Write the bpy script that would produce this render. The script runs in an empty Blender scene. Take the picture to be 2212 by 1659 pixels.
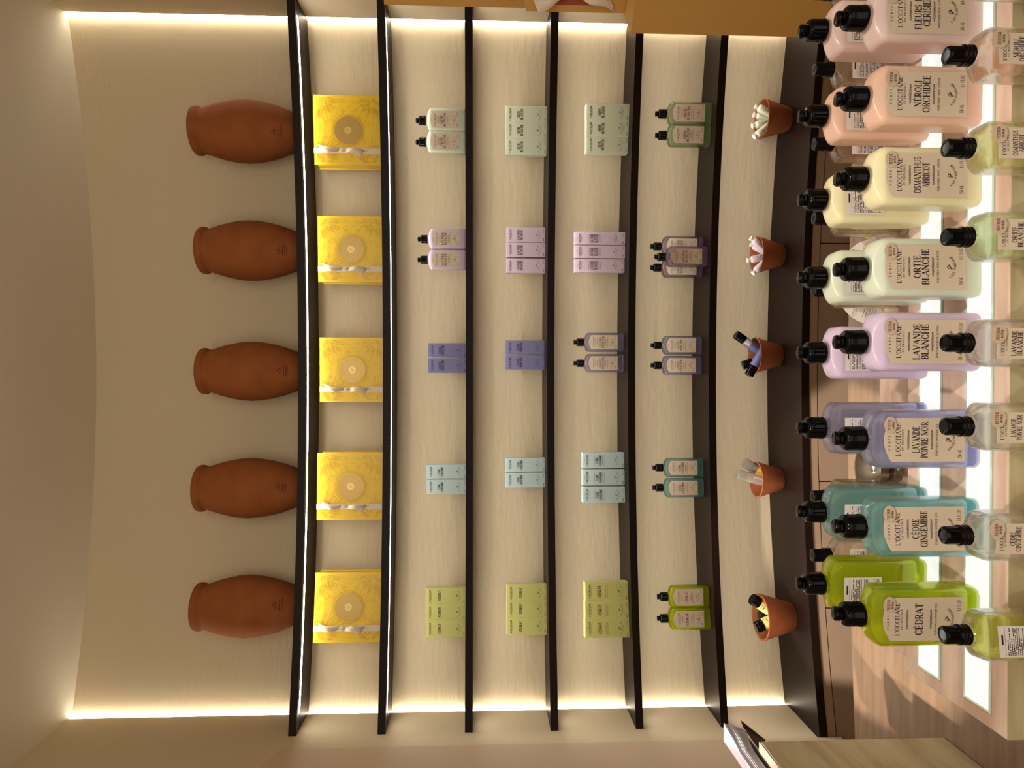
import bpy, math, random
from mathutils import Vector, Matrix
random.seed(7)
S = bpy.context.scene
COL = S.collection
PI = math.pi

# ------------------------------------------------------------------ camera
EYE = Vector((0, 0, 1.195))
FPX = 1534.0
pitch = math.radians(2.464); yaw = math.radians(0.54)
Fw = Vector((-math.sin(yaw) * math.cos(pitch), math.cos(yaw) * math.cos(pitch), -math.sin(pitch)))
Rt = Vector((math.cos(yaw), math.sin(yaw), 0))
Up = Rt.cross(Fw)
cam = bpy.data.cameras.new('camera'); cam_ob = bpy.data.objects.new('camera', cam); COL.objects.link(cam_ob)
cam.sensor_width = 36; cam.lens = 36 * FPX / 2212; cam.clip_start = 0.02
cx_, cy_, cz_ = -Up, Rt, -Fw               # the phone was held on its side
cam_ob.matrix_world = Matrix(((cx_.x, cy_.x, cz_.x, EYE.x), (cx_.y, cy_.y, cz_.y, EYE.y), (cx_.z, cy_.z, cz_.z, EYE.z), (0, 0, 0, 1)))
S.camera = cam_ob
def ray(x, y):
    return Fw + Rt * ((829.5 - y) / FPX) - Up * ((x - 1106) / FPX)
def atY(x, y, Y):
    d = ray(x, y); return EYE + d * (Y / d.y)
def atZ(x, y, z):
    d = ray(x, y); return EYE + d * ((z - EYE.z) / d.z)

# ------------------------------------------------------------------ world, lamps, exposure
W = bpy.data.worlds.new('world'); S.world = W; W.use_nodes = True
W.node_tree.nodes['Background'].inputs[0].default_value = (1.0, 0.92, 0.78, 1)
W.node_tree.nodes['Background'].inputs[1].default_value = 0.54
S.view_settings.view_transform = 'Standard'; S.view_settings.look = 'None'
S.view_settings.exposure = 0.0; S.view_settings.gamma = 1.0; S.view_settings.use_curve_mapping = False
S.cycles.use_denoising = True
S.cycles.max_bounces = 16; S.cycles.diffuse_bounces = 4; S.cycles.glossy_bounces = 4
S.cycles.transmission_bounces = 16; S.cycles.transparent_max_bounces = 24
S.cycles.sample_clamp_indirect = 4.0; S.cycles.blur_glossy = 0.5
def lamp(name, kind, loc, target, power, color, **kw):
    l = bpy.data.lights.new(name, kind); l.energy = power; l.color = color
    for k, v in kw.items(): setattr(l, k, v)
    o = bpy.data.objects.new(name, l); COL.objects.link(o); o.location = loc
    o.rotation_euler = (Vector(target) - Vector(loc)).to_track_quat('-Z', 'Y').to_euler()
    return o
WARM = (1.0, 0.80, 0.62)
SPOTC = (1.0, 0.90, 0.80)
lamp('track_spot', 'SPOT', (-1.17, 1.19, 2.55), (-0.56, 2.19, 0.0), 330, SPOTC, spot_size=0.36, spot_blend=0.10, shadow_soft_size=0.02)
lamp('track_spot', 'SPOT', (-1.17, 0.556, 2.55), (-0.56, 2.17, 0.0), 300, SPOTC, spot_size=0.33, spot_blend=0.10, shadow_soft_size=0.02)
lamp('track_spot', 'SPOT', (0.45, 0.10, 2.55), (0.20, 0.98, 0.56), 82, SPOTC, spot_size=0.52, spot_blend=0.5, shadow_soft_size=0.03)
lamp('track_spot', 'SPOT', (-0.45, 0.0, 2.55), (-0.12, 0.97, 0.56), 72, SPOTC, spot_size=0.52, spot_blend=0.5, shadow_soft_size=0.03)
lamp('store_fill', 'AREA', (0.3, -1.5, 1.15), (0.0, 2.6, 1.85), 10, (1.0, 0.95, 0.84), shape='RECTANGLE', size=2.4, size_y=1.5)  # added unseen fill for the store's ambient and floor bounce
lamp('upper_niche_fill', 'AREA', (0.0, 0.30, 2.10), (0.0, 2.7, 2.55), 9.5, (1.0, 0.92, 0.80), shape='RECTANGLE', size=1.6, size_y=0.12)  # added unseen fill that brightens the upper niche

# ------------------------------------------------------------------ mesh helper
class MB:
    def __init__(s): s.v = []; s.f = []; s.sm = []; s.mi = []
    def add(s, vs, fs, smooth=False, mi=0):
        o = len(s.v); s.v += [tuple(p) for p in vs]
        for f in fs: s.f.append(tuple(i + o for i in f)); s.sm.append(smooth); s.mi.append(mi)
    def box(s, x0, x1, y0, y1, z0, z1, mi=0):
        s.add([(x0,y0,z0),(x1,y0,z0),(x1,y1,z0),(x0,y1,z0),(x0,y0,z1),(x1,y0,z1),(x1,y1,z1),(x0,y1,z1)],
              [(0,3,2,1),(4,5,6,7),(0,1,5,4),(1,2,6,5),(2,3,7,6),(3,0,4,7)], False, mi)
    def bbox(s, x0, x1, y0, y1, z0, z1, b):       # box with chamfered edges
        rings = []
        for z, i in ((z0, b), (z0 + b, 0), (z1 - b, 0), (z1, b)):
            rings.append(rrect((x1-x0)/2 - i, (y1-y0)/2 - i, max(b - i, b*0.3), z, 2, (x0+x1)/2, (y0+y1)/2))
        s.loft(rings, smooth=False)
    def loft(s, rings, cap0=True, cap1=True, smooth=True):
        n = len(rings[0]); vs = [p for r in rings for p in r]; fs = []
        for k in range(len(rings) - 1):
            for i in range(n):
                j = (i + 1) % n
                fs.append((k*n+i, k*n+j, (k+1)*n+j, (k+1)*n+i))
        s.add(vs, fs, smooth)
        if cap0: s.add(rings[0], [tuple(reversed(range(n)))])
        if cap1: s.add(rings[-1], [tuple(range(n))])
    def lathe(s, prof, n=32, cx=0, cy=0, cap0=True, cap1=True, smooth=True):
        s.loft([[(cx + r*math.cos(2*PI*i/n), cy + r*math.sin(2*PI*i/n), z) for i in range(n)] for r, z in prof], cap0, cap1, smooth)
    def prism(s, poly, z0, z1):
        n = len(poly)
        s.add([(x, y, z0) for x, y in poly] + [(x, y, z1) for x, y in poly],
              [tuple(reversed(range(n))), tuple(range(n, 2*n))] + [(i, (i+1) % n, n+(i+1) % n, n+i) for i in range(n)])
    def strip(s, pts, side, thick):               # ribbon along pts, half-width vectors side[i], offset vector thick
        vs = []
        for p, d in zip(pts, side): vs += [Vector(p)+Vector(d), Vector(p)-Vector(d), Vector(p)-Vector(d)+Vector(thick), Vector(p)+Vector(d)+Vector(thick)]
        fs = [(0,1,2,3), tuple(4*(len(pts)-1)+i for i in (3,2,1,0))]
        for k in range(len(pts)-1):
            for i in range(4):
                j = (i+1) % 4; fs.append((4*k+i, 4*(k+1)+i, 4*(k+1)+j, 4*k+j))
        s.add(vs, fs, True)
    def mesh(s, name, *mats):
        m = bpy.data.meshes.new(name); m.from_pydata(s.v, [], s.f)
        m.polygons.foreach_set('use_smooth', s.sm); m.polygons.foreach_set('material_index', s.mi)
        for t in mats: m.materials.append(t)
        m.update(); return m
def rrect(a, b, r, z, k=6, cx=0, cy=0):
    r = min(r, a, b); pts = []
    for q, (sx, sy) in enumerate(((1,1),(-1,1),(-1,-1),(1,-1))):
        for i in range(k + 1):
            t = PI/2*q + PI/2*i/k
            pts.append((cx + sx*(a-r) + r*math.cos(t), cy + sy*(b-r) + r*math.sin(t), z))
    return pts
def ob(name, mesh, parent=None, label=None, kind=None):
    o = bpy.data.objects.new(name, mesh); COL.objects.link(o)
    if parent: o.parent = parent
    if label: o['label'] = label
    if kind: o['kind'] = kind
    return o
def thing(name, label, cat, loc=(0,0,0), rz=0, group=None, rot=None):
    o = bpy.data.objects.new(name, None); COL.objects.link(o); o.empty_display_size = 0.02
    o.location = loc; o.rotation_euler = rot if rot else (0, 0, rz)
    o['label'] = label; o['category'] = cat
    if group: o['group'] = group
    return o
def struct(name, mb, mat):
    return ob(name, mb.mesh(name, mat), kind='structure')

# ------------------------------------------------------------------ materials
def srgb(r, g, b):
    f = lambda c: (c/255/12.92) if c/255 <= .04045 else ((c/255+.055)/1.055)**2.4
    return (f(r), f(g), f(b), 1)
def new_mat(name):
    m = bpy.data.materials.new(name); m.use_nodes = True
    nt = m.node_tree; return m, nt, nt.nodes['Principled BSDF'], nt.nodes['Material Output']
def mat(name, col, rough=0.5, spec=0.5, noise=None, bump=None, **kw):
    m, nt, p, out = new_mat(name)
    p.inputs['Base Color'].default_value = col; p.inputs['Roughness'].default_value = rough
    p.inputs['Specular IOR Level'].default_value = spec
    for k, v in kw.items(): p.inputs[k.replace('_', ' ')].default_value = v
    if noise or bump:
        tc = nt.nodes.new('ShaderNodeTexCoord'); mp = nt.nodes.new('ShaderNodeMapping')
        nt.links.new(tc.outputs['Object'], mp.inputs[0])
    if noise:                                     # (scale xyz, strength, second colour)
        sc, c2, lo, hi = noise
        mp.inputs['Scale'].default_value = sc
        n = nt.nodes.new('ShaderNodeTexNoise'); n.inputs['Scale'].default_value = 1; n.inputs['Detail'].default_value = 6
        nt.links.new(mp.outputs[0], n.inputs[0])
        r = nt.nodes.new('ShaderNodeMapRange'); r.inputs[1].default_value = lo; r.inputs[2].default_value = hi
        nt.links.new(n.outputs[0], r.inputs[0])
        mx = nt.nodes.new('ShaderNodeMix'); mx.data_type = 'RGBA'
        mx.inputs[6].default_value = col; mx.inputs[7].default_value = c2
        nt.links.new(r.outputs[0], mx.inputs[0]); nt.links.new(mx.outputs[2], p.inputs['Base Color'])
    if bump:                                      # (scale xyz, strength, distance)
        sc, st, di = bump
        mp2 = nt.nodes.new('ShaderNodeMapping'); nt.links.new(tc.outputs['Object'], mp2.inputs[0]); mp2.inputs['Scale'].default_value = sc
        n2 = nt.nodes.new('ShaderNodeTexNoise'); n2.inputs['Scale'].default_value = 1; n2.inputs['Detail'].default_value = 4
        nt.links.new(mp2.outputs[0], n2.inputs[0])
        b = nt.nodes.new('ShaderNodeBump'); b.inputs['Strength'].default_value = st; b.inputs['Distance'].default_value = di
        nt.links.new(n2.outputs[0], b.inputs['Height']); nt.links.new(b.outputs[0], p.inputs['Normal'])
    return m
def emit(name, col, s, base=.8):
    m, nt, p, out = new_mat(name)
    p.inputs['Base Color'].default_value = (base, base, base, 1); p.inputs['Emission Color'].default_value = col
    p.inputs['Emission Strength'].default_value = s; p.inputs['Roughness'].default_value = 0.25
    return m
def glass(name, col, ior=1.40, rough=0.0, through=0.0):
    m, nt, p, out = new_mat(name); nt.nodes.remove(p)
    g = nt.nodes.new('ShaderNodeBsdfGlass'); g.inputs['Color'].default_value = col
    g.inputs['IOR'].default_value = ior; g.inputs['Roughness'].default_value = rough
    t = nt.nodes.new('ShaderNodeBsdfTransparent'); t.inputs[0].default_value = col
    mx = nt.nodes.new('ShaderNodeMixShader'); mx.inputs[0].default_value = through
    nt.links.new(g.outputs[0], mx.inputs[1]); nt.links.new(t.outputs[0], mx.inputs[2]); nt.links.new(mx.outputs[0], out.inputs[0])
    return m
def tinted(name, col, haze, gloss=0.0):           # clear tinted gel: light passes straight through, part is scattered
    m, nt, p, out = new_mat(name); nt.nodes.remove(p)
    tr = nt.nodes.new('ShaderNodeBsdfTransparent'); tr.inputs[0].default_value = col
    tl = nt.nodes.new('ShaderNodeBsdfTranslucent'); tl.inputs[0].default_value = col
    df = nt.nodes.new('ShaderNodeBsdfDiffuse'); df.inputs[0].default_value = col
    m1 = nt.nodes.new('ShaderNodeMixShader'); m1.inputs[0].default_value = .4
    nt.links.new(tl.outputs[0], m1.inputs[1]); nt.links.new(df.outputs[0], m1.inputs[2])
    m2 = nt.nodes.new('ShaderNodeMixShader'); m2.inputs[0].default_value = haze
    nt.links.new(tr.outputs[0], m2.inputs[1]); nt.links.new(m1.outputs[0], m2.inputs[2])
    last = m2
    if gloss:
        gl = nt.nodes.new('ShaderNodeBsdfGlossy'); gl.inputs['Roughness'].default_value = .03
        fr = nt.nodes.new('ShaderNodeFresnel'); fr.inputs[0].default_value = 1.45
        geo = nt.nodes.new('ShaderNodeNewGeometry'); om = nt.nodes.new('ShaderNodeMath'); om.operation = 'SUBTRACT'; om.inputs[0].default_value = 1
        nt.links.new(geo.outputs['Backfacing'], om.inputs[1]); mu = nt.nodes.new('ShaderNodeMath'); mu.operation = 'MULTIPLY'
        nt.links.new(fr.outputs[0], mu.inputs[0]); nt.links.new(om.outputs[0], mu.inputs[1])
        m3 = nt.nodes.new('ShaderNodeMixShader'); nt.links.new(mu.outputs[0], m3.inputs[0])
        nt.links.new(m2.outputs[0], m3.inputs[1]); nt.links.new(gl.outputs[0], m3.inputs[2]); last = m3
    nt.links.new(last.outputs[0], out.inputs[0])
    return m
WALLC = srgb(205, 187, 155)
M_wall = mat('plaster', WALLC, 0.8, 0.2, bump=((14, 14, 60), 0.6, 0.004))
M_wall2 = mat('smooth_plaster', WALLC, 0.75, 0.2)
M_ceil = mat('ceiling_paint', srgb(222, 212, 190), 0.8, 0.2)
M_litwall = mat('spotlit_wall_tone', srgb(196, 172, 146), 0.6, 0.3)  # left wall with the spotlight's pinker tint in its colour
M_shelf = mat('dark_bronze_metal', srgb(27, 16, 11), 0.42, 0.14)
M_wood = mat('pale_wood', srgb(136, 112, 88), 0.5, 0.2, noise=((3, 40, 3), srgb(120, 94, 72), .35, .7))
M_trav = mat('travertine', srgb(228, 202, 182), 0.42, 0.4, noise=((4, 22, 22), srgb(186, 152, 130), .38, .66), bump=((40, 60, 60), .12, .002))
M_trav2 = mat('grey_travertine', srgb(194, 182, 144), 0.42, 0.4, noise=((5, 5, 34), srgb(168, 148, 112), .4, .7), bump=((40, 60, 60), .1, .002))
M_drawer = mat('taupe_lacquer', srgb(160, 136, 112), 0.45, 0.4)
M_gap = mat('shadow_gap', srgb(60, 40, 32), 0.7, 0.2)
M_terra = mat('terracotta', srgb(152, 88, 44), 0.75, 0.2, noise=((14, 14, 14), srgb(138, 76, 36), .3, .7), bump=((90, 90, 160), .12, .001))
M_stamp = mat('pressed_stamp', srgb(92, 44, 22), 0.8, 0.2)
M_pot = mat('flowerpot_clay', srgb(156, 90, 52), 0.7, 0.2, noise=((20, 20, 20), srgb(138, 76, 42), .3, .7))
M_gift = mat('yellow_card', srgb(246, 204, 40), 0.38, 0.45)
M_giftprint = mat('gold_print', srgb(206, 164, 40), 0.38, 0.5, Metallic=0.2)
M_gold = mat('matt_gold_foil', srgb(188, 156, 92), 0.38, 0.5, Metallic=0.55)
M_goldlt = mat('bright_gold_foil', srgb(220, 190, 120), 0.35, 0.5, Metallic=0.4)
M_ribbon = mat('cream_satin', srgb(232, 214, 190), 0.4, 0.4)
M_ochre = mat('ochre_board', srgb(200, 152, 80), 0.7, 0.25)
M_black = mat('black_gloss_plastic', (0.002, 0.002, 0.002, 1), 0.07, 0.17)
M_ink = mat('dark_ink', srgb(52, 40, 50), 0.6, 0.2)
M_ink2 = mat('soft_ink', srgb(112, 92, 82), 0.6, 0.2)
M_label = mat('cream_label', srgb(214, 196, 172), 0.6, 0.3)
M_sticker = mat('tester_sticker', srgb(208, 182, 156), 0.55, 0.3)
M_white = mat('white_paper', srgb(232, 222, 216), 0.6, 0.3)
M_cream = mat('white_plastic', srgb(236, 230, 218), 0.35, 0.4)
M_card = mat('yellow_print', srgb(222, 210, 140), 0.6, 0.3)
M_chrome = mat('chrome', (.42, .40, .37, 1), 0.08, 0.5, Metallic=1.0)
M_cover = mat('black_cover', srgb(40, 36, 34), 0.4, 0.4)
M_amber = mat('amber_label', srgb(226, 176, 60), 0.5, 0.3)
M_led = emit('led_diffuser', (1.0, .965, .90, 1), 22)
M_ledv = emit('corner_led', (1.0, .95, .84, 1), 21)
M_strip = emit('glowing_glass', (.97, 1.0, .94, 1), 0.86, .2)
M_edge = mat('glass_edge', srgb(200, 215, 200), 0.1, 0.5)
M_frost = tinted('frosted_clear', srgb(225, 225, 215), .35, 1)
M_clear = tinted('clear_shell', (0.97, 0.97, 0.95, 1), .03, 1)

# ------------------------------------------------------------------ lettering: thick and thin strokes
TH, TN = 0.17, 0.062
def L(x0, y0, x1, y1, w=None): return ('l', x0, y0, x1, y1, w)
def Ar(cx, cy, rx, ry, a0, a1): return ('a', cx, cy, rx, ry, a0, a1)
def st(x): return [L(x, 0, x, 1, TH), L(x-.13, 0, x+.13, 0, TN), L(x-.13, 1, x+.13, 1, TN)]
def tst(x): return [L(x, 0, x, 1, TN), L(x-.11, 0, x+.11, 0, TN), L(x-.11, 1, x+.11, 1, TN)]
ac = lambda x: L(x, 1.12, x+.14, 1.27, .08)
gr = lambda x: L(x, 1.27, x+.14, 1.12, .08)
_E = st(.14) + [L(.14,1,.56,1,TN), L(.56,1,.56,.8,TN), L(.14,.52,.45,.52,TN), L(.45,.42,.45,.62,TN), L(.14,0,.6,0,TN), L(.6,0,.6,.22,TN)]
_F = st(.14) + [L(.14,1,.58,1,TN), L(.58,1,.58,.78,TN), L(.14,.52,.45,.52,TN), L(.45,.42,.45,.62,TN)]
_C = [Ar(.42,.5,.36,.5,48,312), L(.66,.87,.68,.66,TN), L(.66,.13,.68,.32,TN)]
_P = st(.14) + [L(.14,1,.34,1,TN), L(.14,.46,.34,.46,TN), Ar(.34,.73,.26,.27,-90,90)]
GL = {
 'A': (.82, [L(.06,0,.4,1,TN), L(.4,1,.74,0,TH), L(.17,.34,.62,.34,TN), L(-.03,0,.16,0,TN), L(.63,0,.86,0,TN)]),
 'B': (.68, st(.14) + [L(.14,1,.32,1,TN), L(.14,.53,.36,.53,TN), L(.14,0,.36,0,TN), Ar(.32,.765,.24,.235,-90,90), Ar(.36,.265,.27,.265,-90,90)]),
 'C': (.76, _C), 'D': (.8, st(.14) + [L(.14,1,.34,1,TN), L(.14,0,.34,0,TN), Ar(.34,.5,.4,.5,-90,90)]),
 'E': (.68, _E), 'É': (.68, _E + [ac(.28)]), 'È': (.68, _E + [gr(.24)]), 'F': (.62, _F),
 'G': (.82, _C + [L(.7,.05,.7,.42,TH*.8), L(.56,.42,.82,.42,TN)]),
 'H': (.86, st(.14) + st(.72) + [L(.14,.52,.72,.52,TN)]), 'I': (.3, st(.15)),
 'L': (.62, st(.14) + [L(.14,0,.58,0,TN), L(.58,0,.58,.26,TN)]),
 'M': (1.0, tst(.12) + st(.88) + [L(.12,1,.5,.05,TH), L(.5,.05,.88,1,TN)]),
 'N': (.86, tst(.12) + tst(.74) + [L(.12,1,.74,0,TH)]), 'O': (.84, [Ar(.42,.5,.36,.5,0,360)]),
 'P': (.64, _P), 'R': (.74, _P + [L(.34,.46,.66,0,TH), L(.56,0,.8,0,TN)]),
 'S': (.6, [Ar(.3,.75,.2,.25,30,270), Ar(.3,.25,.22,.25,-150,90), L(.47,.9,.49,.7,TN), L(.09,.1,.08,.3,TN)]),
 'T': (.7, st(.35) + [L(.03,1,.67,1,TN), L(.03,1,.03,.8,TN), L(.67,1,.67,.8,TN)]),
 'U': (.8, [L(.14,1,.14,.35,TH), L(.66,1,.66,.35,TN), Ar(.4,.35,.26,.35,180,360), L(.01,1,.27,1,TN), L(.55,1,.77,1,TN)]),
 'V': (.8, [L(.06,1,.4,0,TH), L(.4,0,.74,1,TN), L(-.06,1,.18,1,TN), L(.64,1,.84,1,TN)]),
 'W': (1.1, [L(.05,1,.3,0,TH), L(.3,0,.55,1,TN), L(.55,1,.8,0,TH), L(.8,0,1.05,1,TN)]),
 'Y': (.76, [L(.06,1,.38,.46,TH), L(.38,.46,.7,1,TN), L(.38,0,.38,.46,TH), L(.25,0,.51,0,TN)]),
 'Z': (.64, [L(.06,1,.58,1,TN), L(.58,1,.06,0,TH), L(.06,0,.6,0,TN)]),
 '0': (.5, [Ar(.25,.5,.2,.5,0,360)]), '2': (.5, [Ar(.25,.75,.2,.25,-30,170), L(.42,.62,.05,0,TH*.8), L(.05,0,.46,0,TN*1.5)]),
 '4': (.5, [L(.36,0,.36,1,TH), L(.36,1,.03,.3,TN), L(.03,.3,.5,.3,TN)]),
 '5': (.5, [L(.1,1,.44,1,TN*1.5), L(.1,1,.09,.55,TN*1.5), Ar(.23,.32,.22,.32,-150,120)]),
 '8': (.5, [Ar(.25,.75,.18,.25,0,360), Ar(.25,.25,.21,.25,0,360)]),
 '.': (.22, [L(.11,0,.11,.12,TH)]), "'": (.22, [L(.13,1.02,.08,.72,TH*.7)]), ' ': (.4, []), '*': (.5, [Ar(.25,.5,.13,.16,0,360), L(.1,.5,.4,.5,TN), L(.25,.3,.25,.7,TN)]),
}
def seg(mb, pts, ws, tf):
    n = len(pts); vs = []
    for i, (x, y) in enumerate(pts):
        a = pts[max(i-1, 0)]; b = pts[min(i+1, n-1)]
        dx, dy = b[0]-a[0], b[1]-a[1]; l = math.hypot(dx, dy) or 1
        nx, ny = -dy/l*ws[i]/2, dx/l*ws[i]/2
        vs += [tf(x+nx, y+ny), tf(x-nx, y-ny)]
    mb.add(vs, [(2*i, 2*i+1, 2*i+3, 2*i+2) for i in range(n-1)])
def glyph(mb, ch, tf, bold=1.0):
    for s in GL[ch][1]:
        if s[0] == 'l':
            w = (s[5] or TN) * bold; seg(mb, [(s[1], s[2]), (s[3], s[4])], [w, w], tf)
        else:
            _, cx, cy, rx, ry, a0, a1 = s; n = max(5, int(abs(a1-a0)/26)); P = []; Wd = []
            for i in range(n+1):
                t = math.radians(a0 + (a1-a0)*i/n); P.append((cx+rx*math.cos(t), cy+ry*math.sin(t)))
                Wd.append((TN + (TH-TN)*abs(math.cos(t))**1.5) * bold)
            seg(mb, P, Wd, tf)
def swidth(s, sp): return sum(GL[c][0] + sp for c in s) - sp
def text(mb, s, cx, cz, h, w=None, sp=.12, y=0.0, bold=1.0, place=None):
    nat = swidth(s, sp); sx = (w/nat) if w else h; x = cx - nat*sx/2
    pl = place or (lambda u, v: (u, y, v))
    for c in s:
        glyph(mb, c, (lambda a, b, x=x: pl(x + a*sx, cz - h/2 + b*h)), bold); x += (GL[c][0] + sp) * sx
def arctext(mb, s, cx, cz, R, a_mid, span, h, y=0.0, up=True, bold=1.0, sp=.15):
    nat = swidth(s, sp); pos = 0
    for c in s:
        w = GL[c][0]; f = (pos + w/2)/nat - .5
        t = a_mid - span*f if up else a_mid + span*f
        k = span*R/nat
        ct, sn = math.cos(t), math.sin(t)
        def tf(a, b):
            u = (a - w/2)*k; v = (b - .5)*h
            if up: ex, ez, rx, rz = sn, -ct, ct, sn
            else: ex, ez, rx, rz = -sn, ct, -ct, -sn
            return (cx + R*ct + ex*u + rx*v, y, cz + R*sn + ez*u + rz*v)
        glyph(mb, c, tf, bold); pos += w + sp
def line(mb, x0, z0, x1, z1, w, y=0.0): seg(mb, [(x0, z0), (x1, z1)], [w, w], lambda a, b: (a, y, b))
def curve(mb, pts, w, y=0.0): seg(mb, pts, [w]*len(pts), lambda a, b: (a, y, b))
def arc(mb, cx, cz, r, a0, a1, w, y=0.0, n=24, ez=1.0):
    curve(mb, [(cx + r*math.cos(a0+(a1-a0)*i/n), cz + ez*r*math.sin(a0+(a1-a0)*i/n)) for i in range(n+1)], w, y)
def disc(mb, cx, cz, rx, rz, y=0.0, n=32, th=0.0):
    pts = [(cx + rx*math.cos(2*PI*i/n), y, cz + rz*math.sin(2*PI*i/n)) for i in range(n)]
    if th:
        mb.loft([[(a, b+th, c) for a, b, c in pts], pts], smooth=False)
    else: mb.add(pts, [tuple(range(n))])
CJK = [  # the three characters under TESTER
 [(.2,.97,.24,.88),(.02,.82,.42,.82),(.06,.66,.38,.66),(.06,.52,.38,.52),(.08,.36,.36,.36),(.36,.36,.36,.05),(.36,.05,.08,.05),(.08,.05,.08,.36),(.48,.72,.98,.72),(.5,.45,.75,.45),(.62,.45,.62,.15),(.48,.1,.78,.2),(.78,.95,.85,.3),(.85,.3,.98,.02),(.9,.95,.95,.86)],
 [(.2,.92,.2,.3),(.2,.3,.08,0),(.2,.92,.85,.92),(.85,.92,.85,0),(.2,.62,.85,.62),(.2,.34,.85,.34),(.52,.92,.52,0)],
 [(.3,.95,.7,.95),(.7,.95,.7,.6),(.7,.6,.3,.6),(.3,.6,.3,.95),(.06,.42,.42,.42),(.42,.42,.42,.04),(.42,.04,.06,.04),(.06,.04,.06,.42),(.58,.42,.94,.42),(.94,.42,.94,.04),(.94,.04,.58,.04),(.58,.04,.58,.42)]]
def cjk(mb, cx, cz, h, y=0.0):
    for k, ch in enumerate(CJK):
        x = cx + (k-1.5)*h*1.08
        for a, b, c, d in ch: line(mb, x+a*h, cz+(b-.5)*h, x+c*h, cz+(d-.5)*h, h*.1, y)
def emblem(mb, cx, cz, h, y=0.0):                 # little looped monogram over the arc of words
    w = h*.09
    arc(mb, cx-.02*h, cz+.1*h, .3*h, -.4, 4.0, w, y, 12); line(mb, cx-.32*h, cz-.25*h, cx+.45*h, cz+.1*h, w, y)
    line(mb, cx-.2*h, cz-.4*h, cx+.25*h, cz+.4*h, w, y); disc(mb, cx+.12*h, cz-.02*h, .09*h, .09*h, y, 8)
    arc(mb, cx-.3*h, cz-.33*h, .13*h, 0, 5.5, w*.8, y, 8)
def ornament(mb, cx, cz, w, h, y=0.0, seed=1):
    r = random.Random(seed)
    for s in (1, -1):
        curve(mb, [(cx + w*(i/28-.5), cz + s*h*.32*math.sin(i*.95+seed)*(1-.5*abs(i/14-1))) for i in range(29)], h*.09, y)
    for i in range(9):
        arc(mb, cx + w*(i/8-.5)*.92, cz + (r.random()-.5)*h*.4, h*.16, r.random()*3, 4+r.random()*2, h*.07, y, 6)

# ------------------------------------------------------------------ niche geometry (metres)
NX = 0.036; HW = 1.2405; XL, XR = NX - HW, NX + HW
Yback = lambda x: 2.75 - .1116*(x-NX)**2
Yfront = lambda x: 2.544 - .0934*(x-NX)**2
Ycount = lambda x: 2.45 - .0967*(x-NX)**2
ZC = atY(155, 1548, 2.578).z                       # ceiling
def zfront(px, Y): return atY(px, 790, Y).z
SHZ = [zfront(p, 2.544) for p in (644, 827, 1006, 1181.9, 1356.7, 1531.4)]
ST = .0262
CZ = zfront(1731.5, 2.45); CT = .0275
xs = [XL + (XR-XL)*i/40 for i in range(41)]

mb = MB()                                          # curved back wall with thickness
ex = [XL-.06] + xs + [XR+.06]
mb.prism([(x, Yback(x)) for x in ex] + [(x, Yback(x)+.1) for x in reversed(ex)], -.14, ZC)
struct('wall_back', mb, M_wall)
LEDW = .022
for nm, xx, sgn in (('wall_left', XL, -1), ('wall_right', XR, 1)):
    mb = MB(); y1 = Yback(xx) - LEDW
    a, b = sorted((xx, xx + sgn*.12)); mb.box(a, b, -1.6, y1, -.14, ZC)
    struct(nm, mb, M_wall2)
    mb = MB(); a, b = sorted((xx + sgn*.004, xx + sgn*.012))
    mb.box(a, b, y1 + .003, Yback(xx + sgn*.02) - .001, CZ + .002, ZC - .002)
    t = thing('corner_led_strip', 'thin glowing light strip in the niche corner at the %s of the photo' % ('bottom' if sgn < 0 else 'top'), 'light')
    ob('diffuser', mb.mesh('corner_diffuser', M_ledv), t)
    mb = MB(); a, b = sorted((xx + sgn*.0125, xx + sgn*.05)); mb.box(a, b, y1+.003, Yback(xx + sgn*.05), CZ, ZC-.002)
    ob('channel', mb.mesh('corner_channel', M_wall2), t)
mb = MB(); mb.box(XL-.12, XR+.12, -1.6, 2.95, ZC, ZC+.08); struct('ceiling', mb, M_ceil)
dk = [(x, 2.268 - .039*(x-NX)**2) for x in xs]
mb = MB(); mb.prism([(XL, -1.6), (XR, -1.6)] + list(reversed(dk)), -.06, 0); struct('floor', mb, M_wood)
mb = MB(); mb.box(XL, XR, 2.1, 2.75, -.14, -.12); struct('lower_floor', mb, M_gap)  # lower floor strip in the recess behind the deck edge
mb = MB()                                          # spotlit area of the left wall, put in as a thin pinker sheet
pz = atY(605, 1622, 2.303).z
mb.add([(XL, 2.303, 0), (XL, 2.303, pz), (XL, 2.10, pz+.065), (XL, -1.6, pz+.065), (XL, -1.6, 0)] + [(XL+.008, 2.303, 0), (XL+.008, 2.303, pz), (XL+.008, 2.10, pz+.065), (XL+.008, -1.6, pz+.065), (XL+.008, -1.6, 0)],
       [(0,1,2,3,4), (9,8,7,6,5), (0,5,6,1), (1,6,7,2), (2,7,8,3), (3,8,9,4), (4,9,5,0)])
struct('wall_light_patch_1', mb, M_litwall)

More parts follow.
